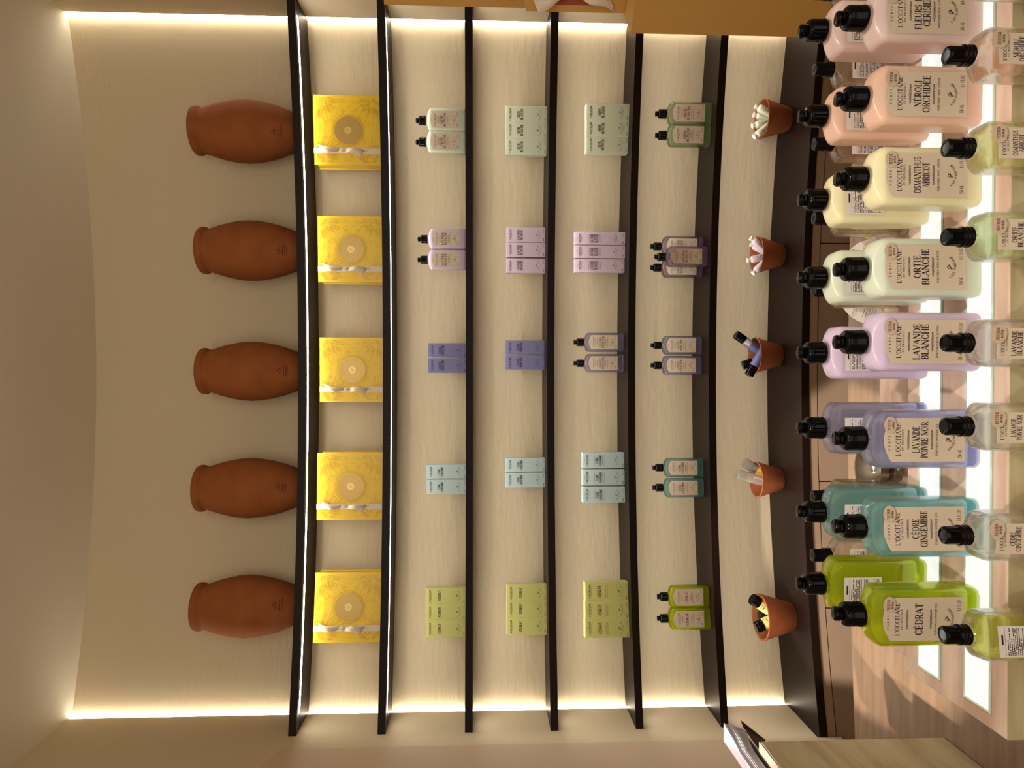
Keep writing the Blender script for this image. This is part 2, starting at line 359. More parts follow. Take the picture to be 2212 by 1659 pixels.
# ------------------------------------------------------------------ shelves
SHN = ['shelf carrying the terracotta vases', 'shelf carrying the yellow gift boxes', 'shelf just below the gift boxes', 'second shelf below the gift boxes', 'third shelf below the gift boxes', 'shelf just above the flowerpot counter']
for i, z in enumerate(SHZ):
    t = thing('wall_shelf', 'long dark brown curved ' + SHN[i], 'shelf', (0, 0, z), group='curved shelves in the niche')
    mb = MB(); gd = .0007
    def cur(mb, f0, f1, z0, z1, q=xs): mb.prism([(x, f0(x)) for x in q] + [(x, f1(x)) for x in reversed(q)], z0, z1)
    cur(mb, Yfront, Yback, -ST+gd, 0); cur(mb, Yfront, lambda x: Yfront(x)+.022, -ST, -ST+gd); cur(mb, lambda x: Yfront(x)+.043, Yback, -ST, -ST+gd)
    ob('board', mb.mesh('shelf_board', M_shelf), t)
    mb = MB(); sx = [XL+.055] + xs[2:-2] + [XR-.055]
    cur(mb, lambda x: Yfront(x)+.0222, lambda x: Yfront(x)+.0428, -ST+gd*.4, -ST+gd, sx)
    ob('led_strip', mb.mesh('shelf_led', M_led), t, 'white glowing strip under the shelf')
t = thing('counter_top', 'deep dark brown curved counter slab carrying the flowerpots', 'counter', (0, 0, CZ))
mb = MB(); mb.prism([(x, Ycount(x)) for x in xs] + [(x, Yback(x)) for x in reversed(xs)], -CT, 0)
ob('slab', mb.mesh('counter_slab', M_shelf), t)
t = thing('drawer_cabinet', 'low taupe curved drawer cabinet under the dark counter', 'cabinet', (0, 0, 0))
zt = CZ - CT
def cstrip(mb, x0, x1, dy0, dy1, z0, z1, n=8):
    q = [x0 + (x1-x0)*k/n for k in range(n+1)]
    mb.prism([(x, Ycount(x)+dy0) for x in q] + [(x, Ycount(x)+dy1) for x in reversed(q)], z0, z1)
zg = atY(1764, 790, 2.458).z
mb = MB(); cstrip(mb, XL, XR, .005, .025, zg, zt, 30); ob('top_rail', mb.mesh('top_rail', M_drawer), t)
mb = MB(); cstrip(mb, XL, XR, .020, .035, -.12, zg, 30); ob('carcass', mb.mesh('carcass', M_gap), t)
edges = [atY(1800, y, Ycount(0)).x for y in (1577, 1301, 1039, 783, 527, 265, 3)]
mb = MB(); cstrip(mb, XL, edges[0]-.003, .005, .020, -.12, zg, 2); ob('side_stile', mb.mesh('side_stile', M_drawer), t)
for a, b in zip(edges[:-1], edges[1:]):
    mb = MB(); cstrip(mb, a+.002, min(b, XR)-.002, .005, .020, -.12, zg-.004); ob('drawer_front', mb.mesh('drawer_front', M_drawer), t)

# ------------------------------------------------------------------ vases
VH = .40
def vprof():
    p = [(.055,0),(.062,.004),(.074,.035),(.088,.075),(.099,.12),(.106,.165),(.1085,.205),(.106,.245),(.099,.285),(.090,.322),(.081,.352),(.0765,.364),(.0765,.370),(.0815,.374),(.0845,.382),(.0845,.392),(.081,.399),(.075,.400),(.071,.394),(.070,.37),(.085,.32),(.1,.2),(.06,.02)]
    return p
mb = MB(); mb.lathe(vprof(), 56); m_vase = mb.mesh('vase_body', M_terra)
def vr(z):
    p = vprof()[:16]
    for (r0, z0), (r1, z1) in zip(p[:-1], p[1:]):
        if z0 <= z <= z1 and z1 > z0: return r0 + (r1-r0)*(z-z0)/(z1-z0)
    return p[-1][0]
mb = MB()
def onv(u, v):
    r = vr(v) + .0006; a = u/r; return (r*math.sin(a), -r*math.cos(a), v)
def vl(pts, w): seg(mb, pts, [w]*len(pts), onv)
vl([(-.014,.070),(-.005,.074),(0,.083),(.005,.074),(.014,.070)], .0022); vl([(-.007,.066),(0,.071),(.007,.066)], .002)
for row, (zz, wd) in enumerate(((.058, .034), (.050, .042), (.044, .026))):
    x = -wd/2
    while x < wd/2:
        l = random.uniform(.002, .006); vl([(x, zz), (min(x+l, wd/2), zz)], .0035 if row < 2 else .002); x += l + .0016
m_stamp = mb.mesh('vase_stamp', M_stamp)
vy = [(285, 416), (542, 430), (802, 431), (1054, 424), (1309, 420)]
VL = ['topmost in the photo, beside the upper corner light', 'second from the top of the photo', 'middle one of five', 'fourth from the top of the photo', 'bottommost in the photo, beside the lower corner light']
for (py, px), tx in zip(vy, VL):
    X = atY(540, py, 2.60).x; Y = Yfront(X) + .093
    X = atY(540, py, Y).x; ztop = atY(px + 6, py, Y).z
    t = thing('terracotta_vase', 'rust brown terracotta vase, ' + tx, 'vase', (X, Y, SHZ[0] + .0003), math.atan2(-X, Y)*.0, 'terracotta vases on the top shelf')
    s = (ztop - SHZ[0]) / VH; t.scale = (1, 1, s)
    ob('body', m_vase, t); o = ob('stamp', m_stamp, t, kind='stuff'); o.rotation_euler[2] = math.atan2(X, Y)*-1.0 + .03

# ------------------------------------------------------------------ gift boxes
GW = .232; GD = .085
def bow(mb, cx, cz, y, s, flip=1):
    # knot, two flat loops and tails lying along the band
    for sg, L_ in ((1, .070), (-1, .062)):
        pts = []; sd = []
        for i in range(9):
            f = i/8; pts.append((cx + flip*(.003*sg + .010*math.sin(f*2.6)*(-1 if sg > 0 else 1)*.8 + (.009*f if sg > 0 else -.010*f)), y - .003 - .014*math.sin(f*PI), cz + sg*(.006 + L_*f)))
            w = (.0040 + .0085*f**.7)*s; sd.append((w, .002*math.sin(f*5), w*.55*(1 if sg > 0 else -1)*f**3))
        mb.strip(pts, sd, (0, -.0008, 0))
    mb.loft([rrect(.004*k, .006*k, .003*k, 0, 3) for k in (.4, 1, 1, .4)] and
            [[(cx + a, y - .006 + b*.9, cz + zz) for a, b, _ in rrect(.0062*k, .006*k, .004*k, 0, 3)] for zz, k in ((-.010, .55), (-.005, 1), (.005, 1), (.010, .55))])
def gift_meshes():
    w, h, d = GW/2, GW, GD
    b = MB(); b.box(-w+.004, w-.004, .006, d, .003, h-.003)
    c = MB(); c.box(-w, w, 0, .006, 0, h)
    bk = MB(); bk.box(-w, w, d, d+.003, 0, h)
    p = MB(); y = -.0004; r = random.Random(3)
    for sx, sz in ((-1, 1), (1, 1), (-1, -1), (1, -1)):
        ox, oz = sx*(w-.009), h/2 + sz*(h/2-.009)
        a0 = math.atan2(-sz, -sx); lo = a0 - PI/4; hi = a0 + PI/4
        for rr, ww in ((.008, .0008), (.012, .0006), (.024, .0009), (.027, .0007), (.044, .0009)): arc(p, ox, oz, rr, lo, hi, ww, y, 12)
        for k in range(4):
            a1 = lo + (k+.25)*PI/8; a2 = lo + (k+.75)*PI/8
            p.add([(ox+q*math.cos(a), y, oz+q*math.sin(a)) for q, a in ((.014, a1), (.023, a1), (.023, a2), (.014, a2))], [(0,1,2,3)])
        for k in range(64):
            a = lo + (hi-lo)*(k+.5)/64; r0 = .029 + r.random()*.03; r1 = r0 + .006 + r.random()*.026
            line(p, ox+r0*math.cos(a), oz+r0*math.sin(a), ox+r1*math.cos(a), oz+r1*math.sin(a), .0009, y)
        for k in range(26):
            a = lo + (hi-lo)*r.random(); r0 = .075 + r.random()*.02; r1 = r0 + .008 + r.random()*.015
            line(p, ox+r0*math.cos(a), oz+r0*math.sin(a), ox+r1*math.cos(a), oz+r1*math.sin(a), .0009, y)
    for q in (.0545, .0505): arc(p, 0, h/2, q, 0, 2*PI, .0012, y, 48)
    md = MB(); disc(md, 0, h/2, .047, .047, -.0012, 48, .0012)
    mp = MB(); y2 = -.0016
    arc(mp, 0, h/2, .046, 0, 2*PI, .001, y2, 48); arc(mp, 0, h/2, .031, 0, 2*PI, .0008, y2, 40)
    arctext(mp, 'LES LUMIÈRES DE', 0, h/2, .0385, PI/2, 2.2, .0085, y2, True, 1.1)
    arctext(mp, "* L'OCCITANE EN PROVENCE *", 0, h/2, .0385, -PI/2, 3.6, .0085, y2, False, 1.1)
    for k in range(2):
        pts = [(.024*(1 if i % 2 else .8)*math.cos(i*PI/8 + k*.2), h/2 + .024*(1 if i % 2 else .8)*math.sin(i*PI/8 + k*.2)) for i in range(17)]
        curve(mp, pts, .0006, y2)
    mc = MB(); disc(mc, 0, h/2, .0125, .0125, -.0020, 28, .0010)
    me = MB(); emblem(me, 0, h/2, .013, -.0022)
    rb = MB(); bx = -w*.60
    rb.box(bx-.0095, bx+.0095, -.0022, -.0012, .001, h+.001); rb.box(bx-.0095, bx+.0095, -.0022, d+.004, h, h+.001)
    bw = MB(); bow(bw, bx, h*.585, -.002, 1.0)
    rp = MB(); text(rp, "L'OCCITANE", 0, 0, .0048, .026); text(rp, "EN PROVENCE", 0, -.005, .0022, .018)
    rp.v = [(bx - c, -.0026, h*.27 + a) for a, b_, c in rp.v]
    return dict(box_body=b.mesh('gift_body', M_gift), front_cover=c.mesh('gift_cover', M_gift), back_panel=bk.mesh('gift_back', M_gift), sunray_print=p.mesh('gift_print', M_giftprint),
                medallion=md.mesh('gift_medallion', M_gold), medallion_print=mp.mesh('gift_ring', M_giftprint), seal=mc.mesh('gift_seal', M_goldlt), seal_print=me.mesh('gift_mono', M_giftprint),
                ribbon=rb.mesh('gift_ribbon', M_ribbon), bow=bw.mesh('gift_bow', M_ribbon), ribbon_print=rp.mesh('gift_rtext', M_ink2))
GM = gift_meshes()
def gift(t):
    d = {}
    for k in ('box_body', 'front_cover', 'back_panel', 'sunray_print', 'medallion', 'ribbon'):
        d[k] = ob(k, GM[k], t, kind='stuff' if 'print' in k else None)
    ob('medallion_print', GM['medallion_print'], d['medallion'], kind='stuff'); ob('seal', GM['seal'], d['medallion'], 'small bright gold seal'); ob('seal_print', GM['seal_print'], d['medallion'], kind='stuff')
    ob('bow', GM['bow'], d['ribbon']); ob('ribbon_print', GM['ribbon_print'], d['ribbon'], kind='stuff')
gb = [(208, 355, 678), (467, 610, 687), (730, 868, 691), (980, 1121, 685), (1236, 1387, 679)]
GLB = ['topmost in the photo, its flank showing', 'second from the top of the photo', 'middle one of five', 'fourth from the top of the photo', 'bottommost in the photo']
gtw = [.03, .012, -.01, .0, .05]
for (y0, y1, xt), tx, tw in zip(gb, GLB, gtw):
    yc = (y0+y1)/2; X = atY(750, yc, 2.5).x; Y = Yfront(X) + .055; X = atY(750, yc, Y).x
    s = (atY(xt, yc, Y).z - SHZ[1]) / GW
    t = thing('gift_box', 'square yellow gift box with gold medallion and ribbon, ' + tx, 'gift box', (X, Y, SHZ[1]+.0003), -2*.0934*(X-NX)*.75 + tw, 'yellow gift boxes on the second shelf')
    t.scale = (s, 1, s); gift(t)

# ------------------------------------------------------------------ fragrance range
FR = {  # key: colour word, lines of the name, lotion colour, gel colour, carton colour
 'cerisier': ('pink', ('FLEURS DE', 'CERISIER'), srgb(226, 198, 190), None, None),
 'neroli': ('peach', ('NÉROLI', 'ORCHIDÉE'), srgb(230, 190, 166), None, None),
 'osmanthus': ('cream yellow', ('OSMANTHUS', 'ABRICOT'), srgb(234, 224, 180), None, None),
 'ortie': ('pale green', ('ORTIE', 'BLANCHE'), srgb(214, 221, 198), srgb(205, 226, 188), srgb(204, 210, 182)),
 'lavblanche': ('lilac', ('LAVANDE', 'BLANCHE'), srgb(208, 188, 212), srgb(208, 190, 216), srgb(208, 186, 200)),
 'lavnoir': ('violet blue', ('LAVANDE', 'POIVRE NOIR'), None, srgb(206, 205, 238), srgb(120, 118, 156)),
 'cedre': ('pale blue', ('CÈDRE', 'GINGEMBRE'), None, srgb(168, 222, 220), srgb(188, 208, 206)),
 'cedrat': ('yellow green', ('CÉDRAT',), None, srgb(222, 236, 44), srgb(206, 204, 124)),
}
M_lot, M_gel, M_gliq, M_base, M_cart = {}, {}, {}, {}, {}
for k, (w, nm, lc, gc, cc) in FR.items():
    if lc: M_lot[k] = mat('lotion_' + k, lc, 0.3, 0.5, Subsurface_Weight=.6, Subsurface_Radius=(.02, .014, .010), Subsurface_Scale=1.0)
    if gc:
        M_gel[k] = glass('gel_shell_' + k, tuple(c**.12 for c in gc[:3]) + (1,), 1.45, through=.55); M_gliq[k] = tinted('gel_' + k, tuple(c**{'cedrat': .42}.get(k, .25) for c in gc[:3]) + (1,), {'cedrat': .46, 'cedre': .30, 'lavnoir': .26}.get(k, .10))
        M_base[k] = tinted('base_' + k, tuple(c**.8 for c in gc[:3]) + (1,), .3)
    if cc: M_cart[k] = mat('carton_' + k, cc, 0.5, 0.35)
BH = .172
def bottle_rings(a0, b0, an, H, z0, z1, zn, r0=.009, off=0.0):
    R = [(a0*.90, b0*.85, r0, off), (a0*.975, b0*.96, r0, .002+off), (a0, b0, r0, .006+off), (a0, b0, r0, z0*.5), (a0, b0, r0, z0)]
    for i in range(1, 9):
        ph = PI/2*i/8
        R.append((an+(a0-an)*math.cos(ph), an+(b0-an)*(1-math.sin(ph)**1.6), r0+(an-r0)*math.sin(ph), z0+(z1-z0)*math.sin(ph)))
    R.append((an, an, an, zn)); return R
mb = MB(); mb.loft([rrect(*q, 7) for q in [(a, b, r, z) for a, b, r, z in bottle_rings(.0385, .021, .0145, BH, .70*BH, .785*BH, .825*BH)]])
BODYV = mb
def inner_rings(a0, b0, an, H, z0, z1, zn, r0, th, zb):
    R = [(a0-th-.002, b0-th-.002, r0*.6, zb)] + [(a0-th, b0-th, r0*.7, zb+.002), (a0-th, b0-th, r0*.7, z0*.55), (a0-th, b0-th, r0*.7, z0)]
    for i in range(1, 9):
        ph = PI/2*i/8
        R.append((an-th+(a0-an)*math.cos(ph), an-th+(b0-an)*(1-math.sin(ph)**1.6), r0*.7+(an-th-r0*.7)*math.sin(ph), z0+(z1-z0-th*.8)*math.sin(ph)))
    R.append((an-th, an-th, an-th, zn-.004)); return R
def hollow(rings_out, rings_in):
    m = MB(); m.loft([rrect(*q, 7) for q in rings_out])
    m.loft([rrect(*q, 7) for q in reversed(rings_in)]); return m
GELV = hollow(bottle_rings(.0385, .021, .0145, BH, .70*BH, .785*BH, .825*BH), inner_rings(.0385, .021, .0145, BH, .70*BH, .785*BH, .825*BH, .009, .0015, .0155))
GLQ = MB(); GLQ.loft([rrect(*q, 7) for q in inner_rings(.0385, .021, .0145, BH, .70*BH, .785*BH, .80*BH, .009, .0019, .0160)])
def body_mesh(name, m): return BODYV.mesh(name, m)
# lotion cap: collar, drum, rounded shoulder, flip tip
mb = MB(); mb.lathe([(.0158,.810*BH),(.0166,.813*BH),(.0166,.834*BH),(.0160,.840*BH),(.0160,.925*BH),(.0152,.941*BH),(.0132,.953*BH),(.009,.957*BH)], 40)
M_capdrum = mb.mesh('cap_drum', M_black)
mb = MB(); mb.lathe([(.0078,0),(.0078,.0022),(.0092,.003),(.0096,.006),(.0092,.0085),(.0078,.0098),(.004,.0102)], 28)
mb.box(-.004, .004, -.0098, -.006, .001, .0035)
M_captip = mb.mesh('cap_tip', M_black)
LBW, LB0, LB1 = .0573, .0217, .123
def label_shape():
    m = MB(); w = LBW/2; n = 14; zs = LB1-.0095
    top = [(w - 2*w*i/n, zs + .0095*(1-((2*i/n)-1)**2)) for i in range(n+1)]
    pts = [(-w, LB0), (w, LB0)] + top
    m.loft([[(x, .0005, z) for x, z in pts], [(x, 0, z) for x, z in pts]], smooth=False)
    return m.mesh('front_label', M_label)
MLAB = label_shape()
def label_print(names, kind):
    m = MB(); y = -.0003; H = LB1-LB0; V = lambda v: LB0 + v*H; w = LBW
    text(m, 'CORPS', -.004, V(.938), .0026, .019, .7, y)
    text(m, "L'OCCITANE", 0, V(.829), .0056, .75*w, .10, y)
    text(m, 'EN PROVENCE', 0, V(.772), .0024, .476*w, .25, y)
    ornament(m, 0, V(.704), .44*w, .0044, y, 2)
    n1 = swidth(names[0], .1)
    if len(names) == 2:
        n2 = swidth(names[1], .1); k = min(.82*w/max(n1, n2), .0098)
        text(m, names[0], 0, V(.609), .0083, n1*k, .1, y, 1.12)
        text(m, names[1], 0, V(.505), .0083, n2*k, .1, y, 1.12)
    else:
        text(m, names[0], 0, V(.56), .0092, .72*w, .1, y, 1.12)
    ornament(m, 0, V(.412), .44*w, .0044, y, 5)
    text(m, 'PERFUMED BODY LOTION' if kind == 'lotion' else 'PERFUMED SHOWER GEL', 0, V(.352), .0024, .735*w, .15, y)
    emblem(m, 0, V(.205), .0072, y)
    arctext(m, 'LAIT PARFUMÉ' if kind == 'lotion' else 'DOUCHE PARFUMÉE', 0, V(.30), .0165, -PI/2, 1.9, .0028, y, False)
    text(m, '250 ML', -.32*w, V(.066), .0046, .19*w, .1, y, .9)
    text(m, '8.4 FL.OZ', .30*w, V(.066), .0046, .25*w, .1, y, .9)
    return m.mesh('label_print', M_ink)
PRN = {(k, kd): label_print(v[1], kd) for k, v in FR.items() for kd in ('lotion', 'gel') if (v[2] if kd == 'lotion' else v[3])}
mb = MB(); disc(mb, 0, 0, .0110, .0078, -.0002, 32, .0002); MSTK = mb.mesh('sticker', M_sticker)
mb = MB(); text(mb, 'TESTER', 0, .0012, .0036, .0135, .1, -.0004); cjk(mb, 0, -.0036, .0029, -.0004); MSTP = mb.mesh('sticker_print', M_ink)
def back_print(seed, w, h):
    r = random.Random(seed); m = MB(); y = -.0003
    m.add([(-w*.1, y, h*.40), (w*.22, y, h*.40), (w*.22, y, h*.44), (-w*.1, y, h*.44)], [(0,1,2,3)])
    line(m, -w*.45, h*.36, w*.45, h*.36, .0003, y)
    z = h*.30
    while z > -h*.46:
        x = -w*.44; end = w*(.44 if r.random() < .7 else .1)
        while x < end:
            l = r.uniform(.0008, .0028); line(m, x, z, min(x+l, end), z, .0011, y); x += l + (.0005 if r.random() < .8 else .003)
        z -= .0022
    return m.mesh('ingredient_print', M_ink)
mb = MB(); disc(mb, 0, 0, 0, 0, 0, 4) if False else mb.box(-.021, .021, -.0002, 0, -.026, .026); MBKL = mb.mesh('ingredient_label', M_white)
MBKP = [back_print(s, .042, .052) for s in range(4)]
mb = MB(); mb.loft([rrect(*q, 7) for q in [(.0345, .0172, .007, .004), (.036, .019, .008, .007), (.036, .019, .008, .014), (.034, .017, .007, .0165)]]); BASEV = mb
BODYM = {}
def bottle(t, key, kind, back=False, tester=False, bseed=0):
    kk = (key, kind)
    if kk not in BODYM:
        BODYM[kk] = (body_mesh('bottle_body', M_lot[key]), None) if kind == 'lotion' else (GELV.mesh('bottle_body', M_gel[key]), BASEV.mesh('bottle_base', M_base[key]), GLQ.mesh('bottle_gel', M_gliq[key]))
    b = ob('body', BODYM[kk][0], t)
    if kind == 'gel': ob('thick_base', BODYM[kk][1], b, 'more saturated thick base'); ob('gel', BODYM[kk][2], b)
    c = ob('cap', M_capdrum, t); tip = ob('cap_tip', M_captip, c); tip.location = (0, .0015, .955*BH); tip.rotation_euler = (-.16, 0, 0)
    if not back:
        l = ob('front_label', MLAB, t); l.location = (0, -.0213, 0)
        ob('label_print', PRN[kk], l, kind='stuff')
        if tester:
            s = ob('tester_sticker', MSTK, t, 'oval beige TESTER sticker'); s.location = (.0195, -.0222, LB1-.0070); ob('sticker_print', MSTP, s, kind='stuff')
        if kind == 'gel':
            s = ob('ingredient_label', MBKL, t); s.location = (0, .0217, .085); s.rotation_euler = (0, 0, PI)
    else:
        s = ob('ingredient_label', MBKL, t); s.location = (-.006, -.0213, .092); ob('ingredient_print', MBKP[bseed % 4], s, kind='stuff')
        s = ob('front_label', MLAB, t); s.location = (0, .0213, 0); s.rotation_euler = (0, 0, PI)

# cartons
CPR = {}
def carton_print(key, w, h, full):
    kk = (key, round(w, 3), round(h, 3))
    if kk in CPR: return CPR[kk]
    m = MB(); y = -.0004; nm = FR[key][1]
    text(m, "L'OCCITANE", 0, h*.895, h*.038, w*.72, .1, y, 1.5); text(m, 'EN PROVENCE', 0, h*.862, h*.014, w*.46, .2, y)
    o = -.03 if full else 0
    n1 = swidth(nm[0], .1)
    if len(nm) == 2:
        n2 = swidth(nm[1], .1); k = w*.66/max(n1, n2)
        text(m, nm[0], 0, h*(.690+o), h*.062, n1*k, .1, y, 1.5); text(m, nm[1], 0, h*(.612+o), h*.062, n2*k, .1, y, 1.5)
    else: text(m, nm[0], 0, h*.66, h*.064, w*.58, .1, y, 1.5)
    if full:
        ornament(m, 0, h*.72, w*.6, h*.022, y, 3); ornament(m, 0, h*.525, w*.6, h*.022, y, 4); text(m, 'PERFUMED SHOWER GEL' , 0, h*.485, h*.014, w*.66, .15, y); text(m, 'CORPS', 0, h*.945, h*.014, w*.3, .6, y)
    emblem(m, 0, h*.215, w*.17, y); arctext(m, 'EAU DE TOILETTE', 0, h*.215 + w*.18, w*.36, -PI/2, 1.9, h*.018, y, False, 1.3)
    text(m, '250 ML' if full else '50 ML', -w*.33, h*.045, h*.028, w*.2, .1, y, 1.4); text(m, '8.4 FL.OZ', w*.27, h*.045, h*.026, w*.26, .1, y)
    CPR[kk] = m.mesh('carton_print', M_ink); return CPR[kk]
def carton(t, key, w, h, d, full=False):
    m = MB(); m.bbox(-w/2, w/2, 0, d, 0, h, .0009); ob('box_body', m.mesh('carton_body', M_cart[key]), t)
    ob('carton_print', carton_print(key, w, h, full), t, kind='stuff')
    m = MB(); m.box(-w/2+.001, w/2-.001, .001, d-.002, h, h+.0006); ob('tuck_flap', m.mesh('tuck_flap', M_cart[key]), t)

POS = {2: ('upper in photo of two', 'lower in photo of two'), 3: ('topmost in photo of three', 'middle of three', 'bottommost in photo of three')}
ROWS = [  # shelf, kind, fragrance, y ranges, x of top, set back
 (2, 'lotion', 'ortie', ((234,279),(281,326)), 899, .065), (2, 'lotion', 'lavblanche', ((493,536),(538,581)), 903, .065),
 (2, 'carton', 'lavnoir', ((741,772),(773,806)), 925, .09), (2, 'carton', 'cedre', ((1003,1034),(1035,1067)), 922, .09), (2, 'carton', 'cedrat', ((1270,1304),(1305,1339),(1340,1374)), 920, .08),
 (3, 'carton', 'ortie', ((230,264),(265,299),(300,334)), 1093, .085), (3, 'carton', 'lavblanche', ((491,523),(524,556),(558,590)), 1094, .095), (3, 'carton', 'lavnoir', ((735,766),(767,799)), 1093, .10),
 (3, 'carton', 'cedre', ((988,1019),(1020,1053)), 1093, .095), (3, 'carton', 'cedrat', ((1262,1297),(1298,1333),(1335,1371)), 1095, .075),
 (4, 'carton', 'ortie', ((225,259),(260,294),(295,330)), 1267, .06), (4, 'full', 'lavblanche', ((501,529),(530,558),(559,588)), 1242, .075), (4, 'gel', 'lavnoir', ((718,760),(764,805)), 1242, .075),
 (4, 'full', 'cedre', ((977,1012),(1013,1049),(1050,1086)), 1259, .07), (4, 'full', 'cedrat', ((1257,1297),(1298,1336),(1337,1376)), 1264, .05),
 (5, 'gel', 'ortie', ((219,265),(266,312)), 1420, .055), (5, 'gel', 'lavblanche', ((509,552),(555,598)), 1409, .085), (5, 'gel', 'lavnoir', ((725,766),(768,810)), 1410, .08),
 (5, 'gel', 'cedre', ((991,1032),(1034,1076)), 1414, .07), (5, 'gel', 'cedrat', ((1269,1315),(1317,1362)), 1424, .05)]
SHS = {2: 'shelf just below gift boxes', 3: 'second shelf below gift boxes', 4: 'third shelf below gift boxes', 5: 'shelf just above flowerpots'}
def place(sh, py, px, back):
    X = atY(px, py, 2.6).x
    for _ in range(3): X = atY(px, py, Yfront(X)+back).x
    return X, Yfront(X)+back
for sh, kind, key, rng, xt, back in ROWS:
    z = SHZ[sh]; word = FR[key][0]; n = len(rng)
    for i, (y0, y1) in enumerate(rng):
        yc = (y0+y1)/2; X, Y = place(sh, yc, xt+60, back)
        rz = -2*.0934*(X-NX)*.9; w = (y1-y0)*Y/FPX/math.cos(math.atan2(X, Y))*(.966 if kind in ('carton', 'full') else .985)
        h = atY(xt, yc, Y).z - z
        if kind in ('carton', 'full'):
            t = thing('carton', '%s carton, %s on %s' % (word, POS[n][i], SHS[sh]), 'box', (X, Y, z+.0003), rz, '%s cartons on %s' % (word, SHS[sh]))
            t.location.y += random.uniform(-.003, .003); t.rotation_euler[2] += random.uniform(-.02, .02)
            carton(t, key, w, h, min(w*.8, .045), kind == 'full')
        else:
            cl = 'milky' if kind == 'lotion' else 'clear'
            pos = POS[n][i]
            if sh == 5 and key == 'lavblanche': pos = ('upper', 'lower')[i] + ' of the rear two'
            t = thing('bottle', '%s %s bottle, %s on %s' % (cl, word, pos, SHS[sh]), 'bottle', (X, Y+.021, z+.0003), rz, '%s bottles on %s' % (word, SHS[sh]))
            s = h/BH; t.scale = (w/.077, min(1, w/.077), s); bottle(t, key, kind)
X, Y = place(5, 553, 1480, .022)
t = thing('bottle', 'clear lilac bottle with tester sticker, in front of the two others', 'bottle', (X, Y+.021, SHZ[5]+.0003), 0, 'lilac bottles on shelf just above flowerpots')
s = (atY(1418, 553, Y).z - SHZ[5])/BH; t.scale = (44*Y/FPX/.077, .95, s); bottle(t, 'lavblanche', 'gel', tester=True)

# ------------------------------------------------------------------ flowerpots with tubes
PH = .098
mb = MB(); mb.lathe([(.038,0),(.041,.003),(.0685,PH-.003),(.0690,PH),(.0675,PH+.001),(.0645,PH),(.0635,PH-.004),(.037,.008)], 48, cap1=True); m_pot = mb.mesh('pot_body', M_pot)
def tube_mesh():
    R = []
    for f, a, b in ((0, .016, .0012), (.08, .016, .0025), (.3, .0152, .0065), (.6, .0145, .0105), (.9, .0138, .0130), (1, .0136, .0136)):
        R.append([(a*math.cos(2*PI*i/24), b*math.sin(2*PI*i/24), .085*f) for i in range(24)])
    R += [[(r*math.cos(2*PI*i/24), r*math.sin(2*PI*i/24), z) for i in range(24)] for r, z in ((.0125, .0885), (.008, .0925))]
    m = MB(); m.loft(R); c = MB(); c.lathe([(.0070,.0925),(.0070,.098),(.0066,.0985),(.0066,.100),(.0098,.1005),(.0100,.1035),(.0092,.1045)], 10, smooth=False)
    p = MB(); y = -.0142
    text(p, "L'OCCITANE", 0, .067, .0032, .017, y=y+.0008); text(p, 'EN PROVENCE', 0, .063, .0015, .012, y=y+.0008); emblem(p, 0, .074, .0035, y+.0006)
    return m, c, p
TB, TC, TP = tube_mesh()
def tube_print(nm):
    p = MB(); place_ = lambda u, v: (u, -(.0137 - .0004 - .1*(.085-v)*0 + 0) * math.sqrt(max(0, 1-(u/.0155)**2)) * (1 - max(0, (.075-v))*4.2), v)
    text(p, "L'OCCITANE", 0, .068, .0034, .018, place=place_, bold=1.2); text(p, 'EN PROVENCE', 0, .0638, .0016, .012, place=place_)
    text(p, nm[0], 0, .056, .0048, .014, place=place_, bold=1.3); text(p, nm[1], 0, .0495, .0048, .018, place=place_, bold=1.3)
    p.v = [(x, y - .0004, z) for x, y, z in p.v]
    return p.mesh('tube_print', M_ink)
M_tubeg = mat('tube_green', srgb(226, 228, 200), .4, .4); M_tubel = mat('tube_lilac', srgb(226, 208, 214), .4, .4)
TUBE = {'ortie': (TB.mesh('tube_g', M_tubeg), tube_print(('ORTIE', 'BLANCHE'))), 'lav': (TB.mesh('tube_l', M_tubel), tube_print(('LAVANDE', 'BLANCHE')))}
TCM = TC.mesh('tube_cap', M_cream)
def tilt_to(loc, top, spin=0):
    d = (Vector(top) - Vector(loc)).normalized(); q = d.to_track_quat('Z', 'Y')
    # keep the print facing the camera side
    e = q.to_matrix(); fy = Vector((0, -1, 0)); f2 = e.inverted() @ fy; a = math.atan2(f2.x, -f2.y)
    return (q.to_matrix() @ Matrix.Rotation(a + spin, 3, 'Z')).to_euler()
potpx = [(214, 301, 1714), (510, 592, 1699), (727, 808, 1694), (995, 1076, 1697), (1274, 1391, 1722)]
PC = []
PLB = ['holding pale green tubes, topmost in the photo', 'holding pale lilac tubes', 'holding blue black-capped sticks, middle of five', 'holding clear bottles with amber labels', 'holding yellow black-capped rollers, bottommost in the photo']
for (y0, y1, xb), tx in zip(potpx, PLB):
    yc = (y0+y1)/2; g = atZ(xb, yc, CZ); X, Y = g.x, g.y + .04
    X = atY(1670, yc, Y).x
    s = (y1-y0)*Y/FPX/.138*(.97 if yc < 1200 else .86)
    t = thing('flowerpot', 'terracotta flowerpot ' + tx, 'flowerpot', (X, Y, CZ+.0003), 0, 'terracotta flowerpots on the counter'); t.scale = (s, s, s)
    ob('pot_body', m_pot, t); PC.append((X, Y, s))
def in_pot(i, px, py, top_dy, depth, foot):
    X, Y, s = PC[i]; top = atY(px, py, Y + top_dy)
    f = Vector((X + foot[0], Y + foot[1], CZ + (foot[2] if len(foot) > 2 else .012))); d = (top - f).normalized()
    return f, top, d
